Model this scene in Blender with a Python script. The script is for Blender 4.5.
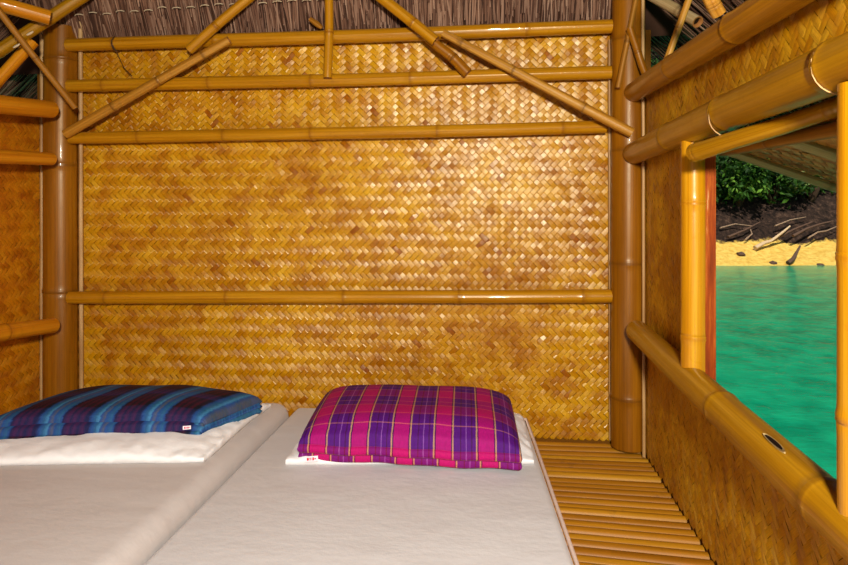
import bpy, bmesh, math, random
from mathutils import Vector, Matrix, noise as mnoise

for o in list(bpy.data.objects):
    bpy.data.objects.remove(o)
S = bpy.context.scene
COL = S.collection
PI = math.pi

# ------------------------------------------------------------------ camera
F = 630.0                       # focal length in pixels of the 848 px frame
HX, HY = 424.0, 196.0           # principal column, horizon row
CZ = 0.94
YAW = math.atan(56 / F)         # camera turned a little left of the room's depth axis
FWD = Vector((-math.sin(YAW), math.cos(YAW), 0))
RGT = Vector((math.cos(YAW), math.sin(YAW), 0))
cam = bpy.data.cameras.new('camera')
camo = bpy.data.objects.new('camera', cam)
COL.objects.link(camo)
camo.location = (0, 0, CZ)
camo.rotation_euler = (PI / 2, 0, YAW)
cam.sensor_width = 36
cam.lens = 36 * F / 848
cam.shift_y = -(282.5 - HY) / 848
cam.clip_start = 0.02
S.camera = camo

# ------------------------------------------------------------------ light
S.view_settings.view_transform = 'Standard'
S.view_settings.look = 'None'
S.view_settings.gamma = 1
S.view_settings.use_curve_mapping = False
S.view_settings.exposure = 0.0

W = bpy.data.worlds.new('sky')
S.world = W
W.use_nodes = True
nt = W.node_tree
nt.nodes.clear()
out = nt.nodes.new('ShaderNodeOutputWorld')
bg = nt.nodes.new('ShaderNodeBackground')
sky = nt.nodes.new('ShaderNodeTexSky')
sky.sky_type = 'HOSEK_WILKIE'
sky.turbidity = 6
sky.ground_albedo = 0.4
sky.sun_direction = (-0.04, -0.66, 0.8)
bg.inputs['Strength'].default_value = 1.5
nt.links.new(sky.outputs[0], bg.inputs[0])
nt.links.new(bg.outputs[0], out.inputs[0])

sun = bpy.data.lights.new('sun', 'SUN')
sun.energy = 4.2
sun.angle = math.radians(0.6)
sun.color = (1, .94, .82)
suno = bpy.data.objects.new('sun', sun)
COL.objects.link(suno)
suno.rotation_euler = Vector((0.04, 0.66, -0.80)).to_track_quat('-Z', 'Y').to_euler()

fl = bpy.data.lights.new('camera_flash', 'SPOT')
fl.energy = 350
fl.color = (1, .96, .89)
fl.spot_size = math.radians(150)
fl.spot_blend = 1.0
fl.shadow_soft_size = 0.09
flo = bpy.data.objects.new('camera_flash', fl)
COL.objects.link(flo)
flo.location = (0.15, -0.55, 1.32)
flo.rotation_euler = (Vector((0.05, 2.45, 0.80)) - Vector(flo.location)).to_track_quat('-Z', 'Y').to_euler()

# ------------------------------------------------------------------ pixel helpers (turn a photo point into a room point on a given plane)
def ray(px, py):
    return FWD + RGT * ((px - HX) / F) + Vector((0, 0, (HY - py) / F))
def atY(px, py, Y):
    d = ray(px, py); return Vector((0, 0, CZ)) + d * (Y / d.y)
def atX(px, py, X):
    d = ray(px, py); return Vector((0, 0, CZ)) + d * (X / d.x)
def atZ(px, py, Z):
    d = ray(px, py); return Vector((0, 0, CZ)) + d * ((Z - CZ) / d.z)
def atD(px, py, D):
    return Vector((0, 0, CZ)) + ray(px, py) * D

# ------------------------------------------------------------------ materials
def lin(c):
    return tuple(((v / 255) / 12.92 if v / 255 <= .04045 else ((v / 255 + .055) / 1.055) ** 2.4) for v in c) + (1,)
class NT:
    def __init__(s, name):
        s.m = bpy.data.materials.new(name); s.m.use_nodes = True
        s.t = s.m.node_tree; s.n = s.t.nodes; s.b = s.n['Principled BSDF']
    def new(s, t, **kw):
        n = s.n.new(t)
        for k, v in kw.items():
            if k in n.inputs: s.set(n.inputs[k], v)
            else: setattr(n, k, v)
        return n
    def set(s, sock, v):
        if isinstance(v, bpy.types.NodeSocket): s.t.links.new(v, sock)
        else: sock.default_value = v
    def math(s, op, a, b=0.0, c=0.0):
        n = s.n.new('ShaderNodeMath'); n.operation = op
        for i, v in enumerate((a, b, c)): s.set(n.inputs[i], v)
        return n.outputs[0]
    def mix(s, f, a, b, blend='MIX'):
        n = s.n.new('ShaderNodeMixRGB'); n.blend_type = blend
        s.set(n.inputs[0], f); s.set(n.inputs[1], a); s.set(n.inputs[2], b)
        return n.outputs[0]
    def ramp(s, f, stops, interp='LINEAR'):
        n = s.n.new('ShaderNodeValToRGB'); n.color_ramp.interpolation = interp
        e = n.color_ramp.elements
        while len(e) < len(stops): e.new(0.5)
        for el, (p, c) in zip(e, stops):
            el.position = p; el.color = c
        s.set(n.inputs[0], f)
        return n.outputs[0]
    def coord(s, out='Object'):
        return s.n.new('ShaderNodeTexCoord').outputs[out]
    def map(s, v, scale=(1, 1, 1), loc=(0, 0, 0), rot=(0, 0, 0)):
        n = s.n.new('ShaderNodeMapping'); s.set(n.inputs[0], v)
        n.inputs['Scale'].default_value = scale; n.inputs['Location'].default_value = loc; n.inputs['Rotation'].default_value = rot
        return n.outputs[0]
    def noise(s, v, scale=5, detail=3, rough=.5):
        n = s.n.new('ShaderNodeTexNoise'); s.set(n.inputs['Vector'], v)
        n.inputs['Scale'].default_value = scale; n.inputs['Detail'].default_value = detail; n.inputs['Roughness'].default_value = rough
        return n.outputs[0]
    def bump(s, h, strength=.3, dist=.01):
        n = s.n.new('ShaderNodeBump'); s.set(n.inputs['Height'], h)
        n.inputs['Strength'].default_value = strength; n.inputs['Distance'].default_value = dist
        s.t.links.new(n.outputs[0], s.b.inputs['Normal'])
    def base(s, c, rough=.5, spec=.5, coat=0):
        s.set(s.b.inputs['Base Color'], c); s.set(s.b.inputs['Roughness'], rough)
        s.b.inputs['Specular IOR Level'].default_value = spec
        s.b.inputs['Coat Weight'].default_value = coat
        return s.m
    def island(s):
        return s.n.new('ShaderNodeNewGeometry').outputs['Random Per Island']

def mat_weave(name, stops, rough=(.34, .46)):
    t = NT(name)
    r = t.island()
    c = t.ramp(r, stops)
    uv = t.coord('UV')
    fib = t.noise(t.map(uv, (30, 900, 1)), 1, 3)
    c = t.mix(.55, c, t.ramp(fib, [(.3, lin((120, 84, 40))), (.75, lin((255, 236, 200)))]), 'MULTIPLY')
    big = t.noise(t.coord('Object'), 2.2, 4)
    c = t.mix(.5, c, t.ramp(big, [(.3, lin((196, 150, 110))), (.65, lin((255, 250, 240)))]), 'MULTIPLY')
    md = t.noise(t.map(t.coord('Object'), (1, 1, 1), (3, 1, 2)), 11, 4, .6)
    c = t.mix(.55, c, t.ramp(md, [(.36, lin((190, 128, 74))), (.56, lin((255, 252, 246)))]), 'MULTIPLY')
    st = t.noise(t.coord('Object'), 6.5, 5, .65)
    c = t.mix(t.ramp(st, [(.6, (0, 0, 0, 1)), (.76, (.55, .55, .55, 1))]), c, lin((120, 62, 12)))
    t.bump(fib, .25, .0012)
    rg = t.math('MULTIPLY_ADD', r, rough[1] - rough[0], rough[0])
    tg = t.new('ShaderNodeTangent', direction_type='UV_MAP', uv_map='UVMap')
    t.set(t.b.inputs['Tangent'], tg.outputs[0])
    t.b.inputs['Specular Tint'].default_value = (1, .9, .62, 1)
    t.b.inputs['Anisotropic'].default_value = .8
    t.b.inputs['Anisotropic Rotation'].default_value = .25
    return t.base(c, rg, .85)

WEAVE = [(0, lin((184, 112, 6))), (.03, lin((210, 150, 8))), (.3, lin((226, 170, 14))), (.7, lin((234, 180, 24))), (1, lin((243, 194, 46)))]
M_weave = mat_weave('woven_bamboo_strip', WEAVE)
M_weave_back = NT('gap_shade_backing').base(lin((112, 68, 14)), .9, .1)  # dark backing added behind the strips; paints shade into their gaps and blocks light
M_weave_side = mat_weave('woven_bamboo_strip_olive', [(0, lin((196, 136, 8))), (.05, lin((222, 168, 14))), (.6, lin((236, 186, 26))), (1, lin((246, 202, 52)))], (.34, .6))
M_weave_shutter = mat_weave('weathered_lifted_woven_strip', [(0, lin((210, 140, 60))), (1, lin((244, 180, 90)))], (.5, .6))  # weathered mat, its tone also lifted to offset dim green light underneath
M_weave_left = mat_weave('woven_bamboo_strip_orange', [(0, lin((206, 130, 8))), (.1, lin((226, 150, 10))), (.6, lin((236, 162, 16))), (1, lin((242, 172, 28)))], (.4, .6))

def mat_bamboo(name, dark, mid, light, node, rough=.25, coat=.25, spot=.35):
    t = NT(name)
    uv = t.coord('UV')
    a = t.noise(t.map(uv, (9, 1.2, 1)), 1, 4, .6)
    c = t.ramp(a, [(.3, lin(dark)), (.5, lin(mid)), (.72, lin(light))])
    st = t.noise(t.map(uv, (70, 1.5, 1)), 1, 3)
    c = t.mix(.35, c, t.ramp(st, [(.35, (.45, .38, .3, 1)), (.6, (1, 1, 1, 1))]), 'MULTIPLY')
    sp = t.noise(t.coord('Object'), 19, 5, .7)
    c = t.mix(t.ramp(sp, [(.6, (0, 0, 0, 1)), (.78, (spot, spot, spot, 1))]), c, lin(node))
    at = t.new('ShaderNodeAttribute', attribute_name='node')
    c = t.mix(at.outputs['Fac'], c, lin(node))
    t.bump(st, .15, .002)
    t.b.inputs['Specular Tint'].default_value = (1, .88, .62, 1)
    return t.base(c, t.math('MULTIPLY_ADD', sp, .25, rough - .1), .4, coat)

M_post = mat_bamboo('dark_bamboo_post', (122, 70, 4), (144, 86, 6), (164, 104, 14), (84, 44, 6), .34, .12)
M_rail = mat_bamboo('honey_bamboo', (160, 102, 6), (182, 122, 12), (200, 142, 26), (118, 64, 12), .28, .2)
M_big = mat_bamboo('golden_bamboo', (142, 92, 6), (166, 114, 8), (186, 134, 20), (110, 66, 14), .33, .15)
M_top = mat_bamboo('brown_gold_bamboo', (140, 86, 6), (162, 104, 10), (180, 122, 22), (100, 58, 12), .33, .15)
M_jamb = mat_bamboo('bright_yellow_bamboo', (178, 110, 6), (200, 134, 10), (214, 156, 34), (150, 84, 16), .28, .2)
M_brace = mat_bamboo('dry_split_bamboo', (148, 94, 18), (178, 120, 34), (206, 154, 68), (92, 54, 16), .4, 0, .6)
M_orange = mat_bamboo('orange_bamboo', (184, 108, 8), (206, 128, 12), (218, 146, 26), (108, 60, 10), .35, .1)
M_stick = mat_bamboo('brown_stick', (128, 78, 12), (156, 100, 22), (176, 120, 40), (70, 40, 14), .5, 0)
M_pale = mat_bamboo('pale_weathered_bamboo', (150, 122, 78), (184, 156, 104), (206, 182, 136), (96, 72, 40), .5, 0)
M_inner = NT('cut_bamboo_end'); M_inner = M_inner.base(lin((150, 96, 44)), .7, .2)
M_hole = NT('dark_hollow').base(lin((30, 16, 6)), .9, .1)

t = NT('red_brown_board')
uv = t.coord('Object')
a = t.noise(t.map(uv, (60, 60, 4)), 1, 5, .65)
c = t.ramp(a, [(.3, lin((92, 30, 2))), (.5, lin((142, 56, 4))), (.6, lin((170, 84, 16))), (.68, lin((216, 176, 120)))])
t.bump(a, .4, .003)
M_board = t.base(c, .6, .15)
t = NT('pale_trim'); a = t.noise(t.map(t.coord('Object'), (40, 40, 3)), 1, 4)
M_trim = t.base(t.ramp(a, [(.3, lin((150, 104, 50))), (.7, lin((206, 166, 108)))]), .5, .4)

t = NT('thatch')
c = t.ramp(t.island(), [(0, lin((66, 42, 30))), (.35, lin((104, 70, 50))), (.7, lin((140, 102, 78))), (1, lin((176, 140, 112)))])
a = t.noise(t.coord('Object'), 3, 3)
c = t.mix(.6, c, t.ramp(a, [(.35, (.45, .4, .42, 1)), (.65, (1, 1, 1, 1))]), 'MULTIPLY')
M_thatch = t.base(c, .8, .2)
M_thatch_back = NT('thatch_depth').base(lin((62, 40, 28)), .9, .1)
M_cord = NT('pale_cord').base(lin((206, 186, 150)), .6, .3)
M_wire = NT('dark_wire').base(lin((70, 46, 20)), .5, .4)

t = NT('bamboo_floor_slat')
uv = t.coord('UV')
a = t.noise(t.map(uv, (3, 60, 1)), 1, 4, .6)
c = t.ramp(t.island(), [(0, lin((152, 94, 6))), (.5, lin((176, 116, 12))), (1, lin((194, 138, 24)))])
c = t.mix(.5, c, t.ramp(a, [(.35, (.5, .4, .28, 1)), (.65, (1, 1, 1, 1))]), 'MULTIPLY')
sp = t.noise(t.map(t.coord('Object'), (9, 9, 9)), 1, 4, .7)
c = t.mix(t.ramp(sp, [(.6, (0, 0, 0, 1)), (.75, (.55, .55, .55, 1))]), c, lin((78, 46, 26)))
t.bump(a, .2, .002)
M_slat = t.base(c, .5, .35)
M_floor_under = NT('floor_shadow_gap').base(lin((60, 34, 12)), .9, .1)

def mat_sheet(name, col, wr=.35):
    t = NT(name)
    co = t.coord('Object')
    a = t.noise(t.map(co, (2.2, 3.2, 2)), 1.6, 5, .55)
    f = t.noise(t.map(co, (5, 22, 9), rot=(0, 0, .6)), 1, 3)
    w = t.noise(co, 260, 2)
    h = t.math('ADD', t.math('MULTIPLY', a, .8), t.math('ADD', t.math('MULTIPLY', f, .10), t.math('MULTIPLY', w, .02)))
    t.bump(h, wr, .03)
    c = t.mix(.12, col, t.ramp(a, [(.3, (.6, .55, .5, 1)), (.7, (1, 1, 1, 1))]), 'MULTIPLY')
    t.b.inputs['Sheen Weight'].default_value = .1
    return t.base(c, .85, .2)
M_sheet = mat_sheet('white_cotton_sheet', lin((220, 217, 216)))
M_sheet_left = mat_sheet('shaded_white_cotton_sheet', lin((210, 202, 197)))  # same white cotton, with the left bed's warm shade put into its colour
M_pillow = mat_sheet('white_pillowcase', lin((248, 246, 244)), .5)
M_piping = NT('pinkish_hem').base(lin((226, 200, 184)), .8, .2)

# ------------------------------------------------------------------ object helpers
def link(name, me, mats, parent=None, smooth=True):
    if not isinstance(mats, (list, tuple)): mats = [mats]
    for m in mats: me.materials.append(m)
    if smooth:
        me.polygons.foreach_set('use_smooth', [True] * len(me.polygons))
    o = bpy.data.objects.new(name, me)
    COL.objects.link(o)
    if parent: o.parent = parent
    return o
def tag(o, label=None, cat=None, group=None, kind=None):
    if label: o['label'] = label
    if cat: o['category'] = cat
    if group: o['group'] = group
    if kind: o['kind'] = kind
    return o
def empty(name, loc, label, cat, group=None):
    o = bpy.data.objects.new(name, None); COL.objects.link(o)
    o.location = loc; o.empty_display_size = .1
    return tag(o, label, cat, group)
def recentre(o, p):
    """put the object's origin at p (world) without moving its mesh"""
    p = Vector(p); o.data.transform(Matrix.Translation(-p)); o.location = p
    return o

class MB:
    def __init__(s): s.v = []; s.f = []; s.uv = []; s.mi = []; s.node = []
    def add(s, vs, fs, uvs=None, mi=0, node=None):
        b = len(s.v)
        s.v += [tuple(v) for v in vs]
        s.uv += uvs if uvs else [(0, 0)] * len(vs)
        s.node += node if node else [0.0] * len(vs)
        for f in fs: s.f.append(tuple(b + i for i in f)); s.mi.append(mi)
    def box(s, lo, hi, mi=0, M=None):
        vs = [Vector((x, y, z)) for x in (lo[0], hi[0]) for y in (lo[1], hi[1]) for z in (lo[2], hi[2])]
        if M: vs = [M @ v for v in vs]
        s.add(vs, [(0, 1, 3, 2), (4, 6, 7, 5), (0, 4, 5, 1), (2, 3, 7, 6), (0, 2, 6, 4), (1, 5, 7, 3)], None, mi)
    def obj(s, name, mats, parent=None, smooth=True):
        me = bpy.data.meshes.new(name)
        me.from_pydata(s.v, [], s.f)
        u = me.uv_layers.new(name='UVMap')
        li = [0] * len(me.loops); me.loops.foreach_get('vertex_index', li)
        flat = []
        for i in li: flat += s.uv[i]
        u.data.foreach_set('uv', flat)
        at = me.attributes.new('node', 'FLOAT', 'POINT'); at.data.foreach_set('value', s.node)
        me.polygons.foreach_set('material_index', s.mi)
        me.update()
        o = link(name, me, mats, parent, smooth)
        return o

def tube_into(mb, pts, rads, seg=16, nodef=None, caps=True, v0=0.0, cap_mi=1, hollow=False):
    """swept round tube through pts"""
    n = len(pts)
    pts = [Vector(p) for p in pts]
    up = Vector((0, 0, 1))
    if abs((pts[-1] - pts[0]).normalized().z) > .9: up = Vector((0, -1, 0))
    vs, uvs, nd = [], [], []
    L = 0
    for i, p in enumerate(pts):
        d = (pts[min(i + 1, n - 1)] - pts[max(i - 1, 0)]).normalized()
        a = d.cross(up).normalized(); b = a.cross(d)
        if i: L += (p - pts[i - 1]).length
        for k in range(seg + 1):
            th = 2 * PI * k / seg
            vs.append(p + (a * math.cos(th) + b * math.sin(th)) * rads[i])
            uvs.append((k / seg + v0, L + v0 * 7)); nd.append(nodef[i] if nodef else 0.0)
    fs = [(i * (seg + 1) + k, i * (seg + 1) + k + 1, (i + 1) * (seg + 1) + k + 1, (i + 1) * (seg + 1) + k) for i in range(n - 1) for k in range(seg)]
    mb.add(vs, fs, uvs, 0, nd)
    if caps:
        for i, sg in ((0, -1), (n - 1, 1)):
            ring = vs[i * (seg + 1): i * (seg + 1) + seg]
            c = pts[i]; d = (pts[min(i + 1, n - 1)] - pts[max(i - 1, 0)]).normalized()
            rim = [c + (p - c) * .72 for p in ring]
            deep = [p - d * sg * rads[i] * .8 for p in rim] if hollow else [p - d * sg * .001 for p in rim]
            vv = ring + rim + deep
            ff = [(k, (k + 1) % seg, seg + (k + 1) % seg, seg + k) for k in range(seg)]
            ff += [(seg + k, seg + (k + 1) % seg, 2 * seg + (k + 1) % seg, 2 * seg + k) for k in range(seg)]
            mb.add(vv, ff, None, cap_mi)
            mb.add(deep, [tuple(range(seg))], None, cap_mi + (1 if hollow else 0))

def bamboo(name, label, cat, p0, p1, r0, r1, nodes, mat, group=None, bow=0.004, seed=0, parent=None, bulge=.07, hollow=True, nw=.5):
    """a bamboo pole from p0 to p1; nodes are fractions of its length where the joints sit"""
    rnd = random.Random(seed)
    p0, p1 = Vector(p0), Vector(p1)
    L = (p1 - p0).length
    d = (p1 - p0).normalized()
    side = d.cross(Vector((.3, .5, .8))).normalized(); side2 = d.cross(side)
    ts = {0.0: 0, 1.0: 0}
    for k in range(1, 24): ts[k / 24] = 0
    for q in nodes:
        for off, w in ((-.03, 0), (-.010, .15), (-.005, .8), (-.0015, .9), (.002, .55), (.006, .35), (.012, .12), (.03, 0)):
            u = q + off / L
            if 0 < u < 1: ts[u] = max(ts.get(u, 0), w)
    prof = {-.03: 0, -.010: .35, -.005: 1, -.0015: .55, .002: .95, .006: .5, .012: .15, .03: 0}
    pts, rads, nd = [], [], []
    ph = rnd.random() * 6
    for u in sorted(ts):
        b = bow * math.sin(u * PI) + bow * .35 * math.sin(u * 9 + ph)
        pts.append(p0 + d * (u * L) + side * b * math.cos(ph) + side2 * b * math.sin(ph))
        r = r0 + (r1 - r0) * u
        k = 0
        for q in nodes:
            dd = (u - q) * L
            for o_, w in prof.items():
                if abs(dd - o_) < 1e-5: k = max(k, w)
        # internodes are faintly waisted
        rads.append(r * (1 + bulge * k))
        nd.append(ts[u] * nw)
    mb = MB()
    tube_into(mb, pts, rads, 20, nd, True, rnd.random() * 5, 1, hollow)
    o = mb.obj(name, [mat, M_inner, M_hole], parent)
    if not parent:
        tag(o, label, cat, group); recentre(o, p0)
    return o

def ring_part(name, centre, axis, R, r, mat, parent, turns=1, pitch=.004):
    """thin cord wound round a pole"""
    axis = Vector(axis).normalized()
    a = axis.cross(Vector((.2, .4, .9))).normalized(); b = axis.cross(a)
    n = 24 * turns
    pts = [Vector(centre) + (a * math.cos(2 * PI * k / 24) + b * math.sin(2 * PI * k / 24)) * R + axis * (pitch * (k / 24 - turns / 2)) for k in range(n + 1)]
    mb = MB(); tube_into(mb, pts, [r] * len(pts), 6, None, True, 0, 0)
    o = mb.obj(name, [mat], parent)
    o.matrix_parent_inverse = Matrix.Translation(-Vector(parent.location))
    return o
def cord_part(name, pts, r, mat, parent):
    mb = MB(); tube_into(mb, pts, [r] * len(pts), 6, None, True, 0, 0)
    o = mb.obj(name, [mat], parent)
    o.matrix_parent_inverse = Matrix.Translation(-Vector(parent.location))
    return o

def weave_into(mb, O, U, V, N, w, h, s=.0175, vertical=False, seed=1, lift=0.0, amp=.0026, wide=.458):
    """two-over-two plaited mat of split-bamboo strips laid at 45 degrees"""
    rnd = random.Random(seed)
    q = s / math.sqrt(2)
    hh = [-.35, .75, 1.0, .75, -.35]
    ll = [-.30, .12, 1.0, 1.88, 2.30]
    span = int((w + h) / s / math.sqrt(2)) + 4
    def uv(a, b): return ((a - b) * q, (a + b) * q)
    def piece(i, j, along_a):
        ca, cb = (i + 1, j + .5) if along_a else (i + .5, j + 1)
        cu, cv = uv(ca, cb)
        if not (-.3 * s < cu < w + .3 * s and -.3 * s < cv < h + .3 * s): return
        tl, tc = rnd.gauss(0, .0007), rnd.gauss(0, .0006)
        tl, tc = tl * amp / .0026, tc * amp / .0026
        wd = wide + rnd.uniform(-.022, .018)
        vs, us = [], []
        for k in range(5):
            for m, c in enumerate((-1, 0, 1)):
                al = ll[k]; ac = .5 + c * wd
                a, b = (i + al, j + ac) if along_a else (i + ac, j + al)
                u, v = uv(a, b)
                u = min(max(u, 0), w); v = min(max(v, 0), h)
                z = lift + amp * hh[k] + (.0004 if m == 1 else 0) + tl * (al - 1) + tc * c
                vs.append(O + U * u + V * v + N * z)
                us.append((al * s + i * .37, c * .5 * s + j * .53))
        fs = []
        for k in range(4):
            for m in range(2):
                fs.append((k * 3 + m, k * 3 + m + 1, k * 3 + m + 4, k * 3 + m + 3))
        mb.add(vs, fs, us)
    for i in range(-span, span * 2):
        for j in range(-span * 2, span * 2):
            cu, cv = uv(i + .5, j + .5)
            if cu < -3 * s or cu > w + 3 * s or cv < -3 * s or cv > h + 3 * s: continue
            if vertical:
                k = (i - j) % 4
                if k == 0: piece(i, j, True)
                if k == 3: piece(i, j, False)
            else:
                k = (i + j) % 4
                if k == 0: piece(i, j, True)
                if k == 2: piece(i, j, False)

# ================================================================== THE SETTING
WX0, WX1, WY = -1.80, 0.60, 2.47
# ---- back wall: three mats
mb = MB()
xl, xs, xr = atY(79, 200, WY).x, atY(569, 200, WY).x, .56
zt = 1.575
zm = atY(300, 134, WY).z
Uy, Vz, Ny = Vector((1, 0, 0)), Vector((0, 0, 1)), Vector((0, -1, 0))
weave_into(mb, Vector((xl, WY, 0)), Uy, Vz, Ny, xs - xl + .02, zm, .0185, False, 3)
weave_into(mb, Vector((xs, WY - .004, 0)), Uy, Vz, Ny, xr - xs, zm, .0185, False, 4)
weave_into(mb, Vector((xl, WY, zm)), Uy, Vz, Ny, xr - xl, zt - zm, .0185, True, 5)
mb.box((xl - .005, WY + .004, -.03), (WX1 + .05, WY + .02, zt), 1)
mb.box((WX0 - .08, WY + .06, -.03), (xl + .02, WY + .075, zt), 1)  # added dark sheet; stands for the shade in the gap behind the corner post
o = mb.obj('wall_back', [M_weave, M_weave_back], smooth=False); tag(o, kind='structure')

# ---- right wall: mats above, below and beside the window opening (the outside stands beyond)
SILLZ, HEADZ = .40, 1.13
WIN0, WIN1 = .93, 1.76
mb = MB()
Ux, Nx = Vector((0, 1, 0)), Vector((-1, 0, 0))
YF = -1.2
weave_into(mb, Vector((WX1, .5, 0)), Ux, Vz, Nx, WY - .5, SILLZ, .0185, True, 6, 0, .0011, .492)
weave_into(mb, Vector((WX1, WIN1, SILLZ)), Ux, Vz, Nx, WY - WIN1, HEADZ - SILLZ, .0185, True, 7, 0, .0011, .492)
weave_into(mb, Vector((WX1, .5, HEADZ)), Ux, Vz, Nx, WY - .5, 1.37 - HEADZ, .0185, True, 8, 0, .0011, .492)
weave_into(mb, Vector((WX1, -.2, SILLZ)), Ux, Vz, Nx, .93 + .2, HEADZ - SILLZ, .0185, True, 17, 0, .0011, .492)
weave_into(mb, Vector((WX1, -.2, 0)), Ux, Vz, Nx, .7, SILLZ, .0185, True, 18, 0, .0011, .492)
weave_into(mb, Vector((WX1, -.2, HEADZ)), Ux, Vz, Nx, .7, 1.37 - HEADZ, .0185, True, 19, 0, .0011, .492)
for a, b, c, d in ((YF, WY, -.03, SILLZ), (WIN1, WY, SILLZ, HEADZ), (YF, .93, SILLZ, HEADZ), (YF, WY, HEADZ + .0, 1.37)):
    mb.box((WX1 + .004, a, c), (WX1 + .018, b, d), 1)
o = mb.obj('wall_right', [M_weave_side, M_weave_back], smooth=False); tag(o, kind='structure')

# ---- left wall
mb = MB()
LWY = atX(40, 250, WX0).y
weave_into(mb, Vector((WX0, .8, 0)), Ux, Vz, Vector((1, 0, 0)), LWY - .8, 1.31, .0172, False, 9, 0, .0013, .480)
mb.box((WX0 - .018, YF, -.03), (WX0 - .004, LWY, 1.31), 1)
o = mb.obj('wall_left', [M_weave_left, M_weave_back], smooth=False); tag(o, kind='structure')

# ---- floor of split bamboo slats
mb = MB()
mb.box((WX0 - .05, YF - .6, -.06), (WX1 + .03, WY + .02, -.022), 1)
rnd = random.Random(5)
y = WY - .01
while y > YF - .4:
    w = rnd.uniform(.030, .037)
    sl = max(0, min(1, (2.42 - y) / .7)) * .105 + rnd.uniform(-.004, .004)
    yc = y - w / 2
    vs, us = [], []
    nseg = 6
    h = rnd.uniform(.011, .015)
    dz = rnd.uniform(-.004, .0)
    for e in (0, 1):
        X = (WX0, WX1)[e]
        yy = yc - (X - .2) * sl * (1 if y > .8 else 1)
        for k in range(nseg + 1):
            th = PI * k / nseg
            vs.append(Vector((X, min(yy + math.cos(th) * w * .5, WY), -.014 + dz + math.sin(th) * h)))
            us.append((X + y * 3.1, k / nseg * .05 + y))
    mb.add(vs, [(k, k + 1, nseg + 2 + k, nseg + 1 + k) for k in range(nseg)], us)
    y -= w + rnd.uniform(.0005, .003)
o = mb.obj('floor', [M_slat, M_floor_under]); tag(o, kind='structure')

# ---- thatched roof (back infill and two slopes)
def thatch_panel(mb, O, U, V, N, w, h, n, seed, thick=.0035, layers=4):
    rnd = random.Random(seed)
    for k in range(n):
        u = rnd.random() * w
        ln = rnd.uniform(.35, .7) * min(h, .9)
        v = rnd.uniform(-.05, max(.01, h - ln * .7)); v = max(v, .02 * rnd.random())
        sk = rnd.gauss(0, .06)
        lev = rnd.random() * .03
        r = rnd.uniform(.6, 1.3) * thick
        a = O + U * u + V * v + N * lev
        b = O + U * (u + sk * ln) + V * (v + ln) + N * (lev + rnd.gauss(0, .008))
        vs = []
        for p in (a, (a + b) / 2 + N * rnd.gauss(0, .004), b):
            for q in range(3):
                th = 2 * PI * q / 3 + .5
                vs.append(p + U * math.cos(th) * r + N * math.sin(th) * r)
        mb.add(vs, [(i * 3 + q, i * 3 + (q + 1) % 3, i * 3 + 3 + (q + 1) % 3, i * 3 + 3 + q) for i in range(2) for q in range(3)])
mb = MB()
# back infill leans a little towards the room
bU, bV = Vector((1, 0, .04)).normalized(), Vector((0, -.45, 1)).normalized()
bN = bU.cross(bV) * 1.0
if bN.y > 0: bN = -bN
thatch_panel(mb, Vector((WX0, WY + .03, 1.515)), bU, bV, bN, WX1 - WX0, .9, 5200, 11, .0028)
# slopes
ridge = Vector((-.6, 0, 2.93))
for sgn, ex in ((1, 1.22), (-1, -2.42)):
    V = (ridge - Vector((ex, 0, 1.2))); hl = V.length; V.normalize()
    U = Vector((0, 1, 0)); N = U.cross(V)
    if N.z > 0: N = -N
    thatch_panel(mb, Vector((ex, 1.0, 1.2)), U, V, N, 1.9, hl * .7, 3200, 13 + sgn, .004)
    O = Vector((ex, -1.25, 1.2)) - N * .02
    hl += .08
    q = [O, O + U * 4.15, O + U * 4.15 + V * hl, O + V * hl]
    qq = [p - N * .06 for p in q]
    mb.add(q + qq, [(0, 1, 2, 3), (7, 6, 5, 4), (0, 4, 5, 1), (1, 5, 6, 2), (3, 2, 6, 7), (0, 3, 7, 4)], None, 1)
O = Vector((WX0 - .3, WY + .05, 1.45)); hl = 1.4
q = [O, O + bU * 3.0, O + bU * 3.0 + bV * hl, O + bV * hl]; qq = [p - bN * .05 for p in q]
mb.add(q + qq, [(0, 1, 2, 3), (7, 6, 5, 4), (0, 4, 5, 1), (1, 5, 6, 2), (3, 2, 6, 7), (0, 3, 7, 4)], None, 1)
ceil = mb.obj('ceiling', [M_thatch, M_thatch_back], smooth=False); tag(ceil, kind='structure')
# running stitch that ties the thatch
mb = MB()
rnd = random.Random(3)
for k in range(40):
    X = -1.62 + k * .0585
    z = 1.665 + (X + 1.6) * .035 + rnd.gauss(0, .003)
    Yp = WY + .03 - (z - 1.515) * .45 - .04
    pts = [Vector((X, Yp + .004, z)), Vector((X + .008, Yp - .004, z + .002)), Vector((X + .026, Yp - .004, z + .003)), Vector((X + .034, Yp + .004, z + .002))]
    tube_into(mb, pts, [.0022] * 4, 5, None, True, 0, 0)
o = mb.obj('stitching', [M_cord], ceil)
o['label'] = 'pale running stitch tying the thatch'

# ---- trims beside the corner posts
def trim(name, pa, pb, w, mat):
    mb = MB(); tube_into(mb, [pa, (Vector(pa) + Vector(pb)) / 2, pb], [w] * 3, 8, None, True, 0, 0)
    o = mb.obj(name, [mat]); return tag(o, kind='structure')
trim('trim_1', atY(81.5, 450, 2.44), atY(80.5, 22, 2.44), .0085, M_trim)
trim('trim_2', atY(610.5, 440, 2.45), atY(609.5, 40, 2.45), .006, M_trim)
trim('trim_3', Vector((WX1 - .012, 2.33, 0.0)), Vector((WX1 - .012, 2.345, 1.75)), .006, M_trim)
trim('trim_4', Vector((WX0 + .012, LWY - .004, 0.0)), Vector((WX0 + .012, LWY - .004, 1.62)), .009, M_trim)

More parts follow.
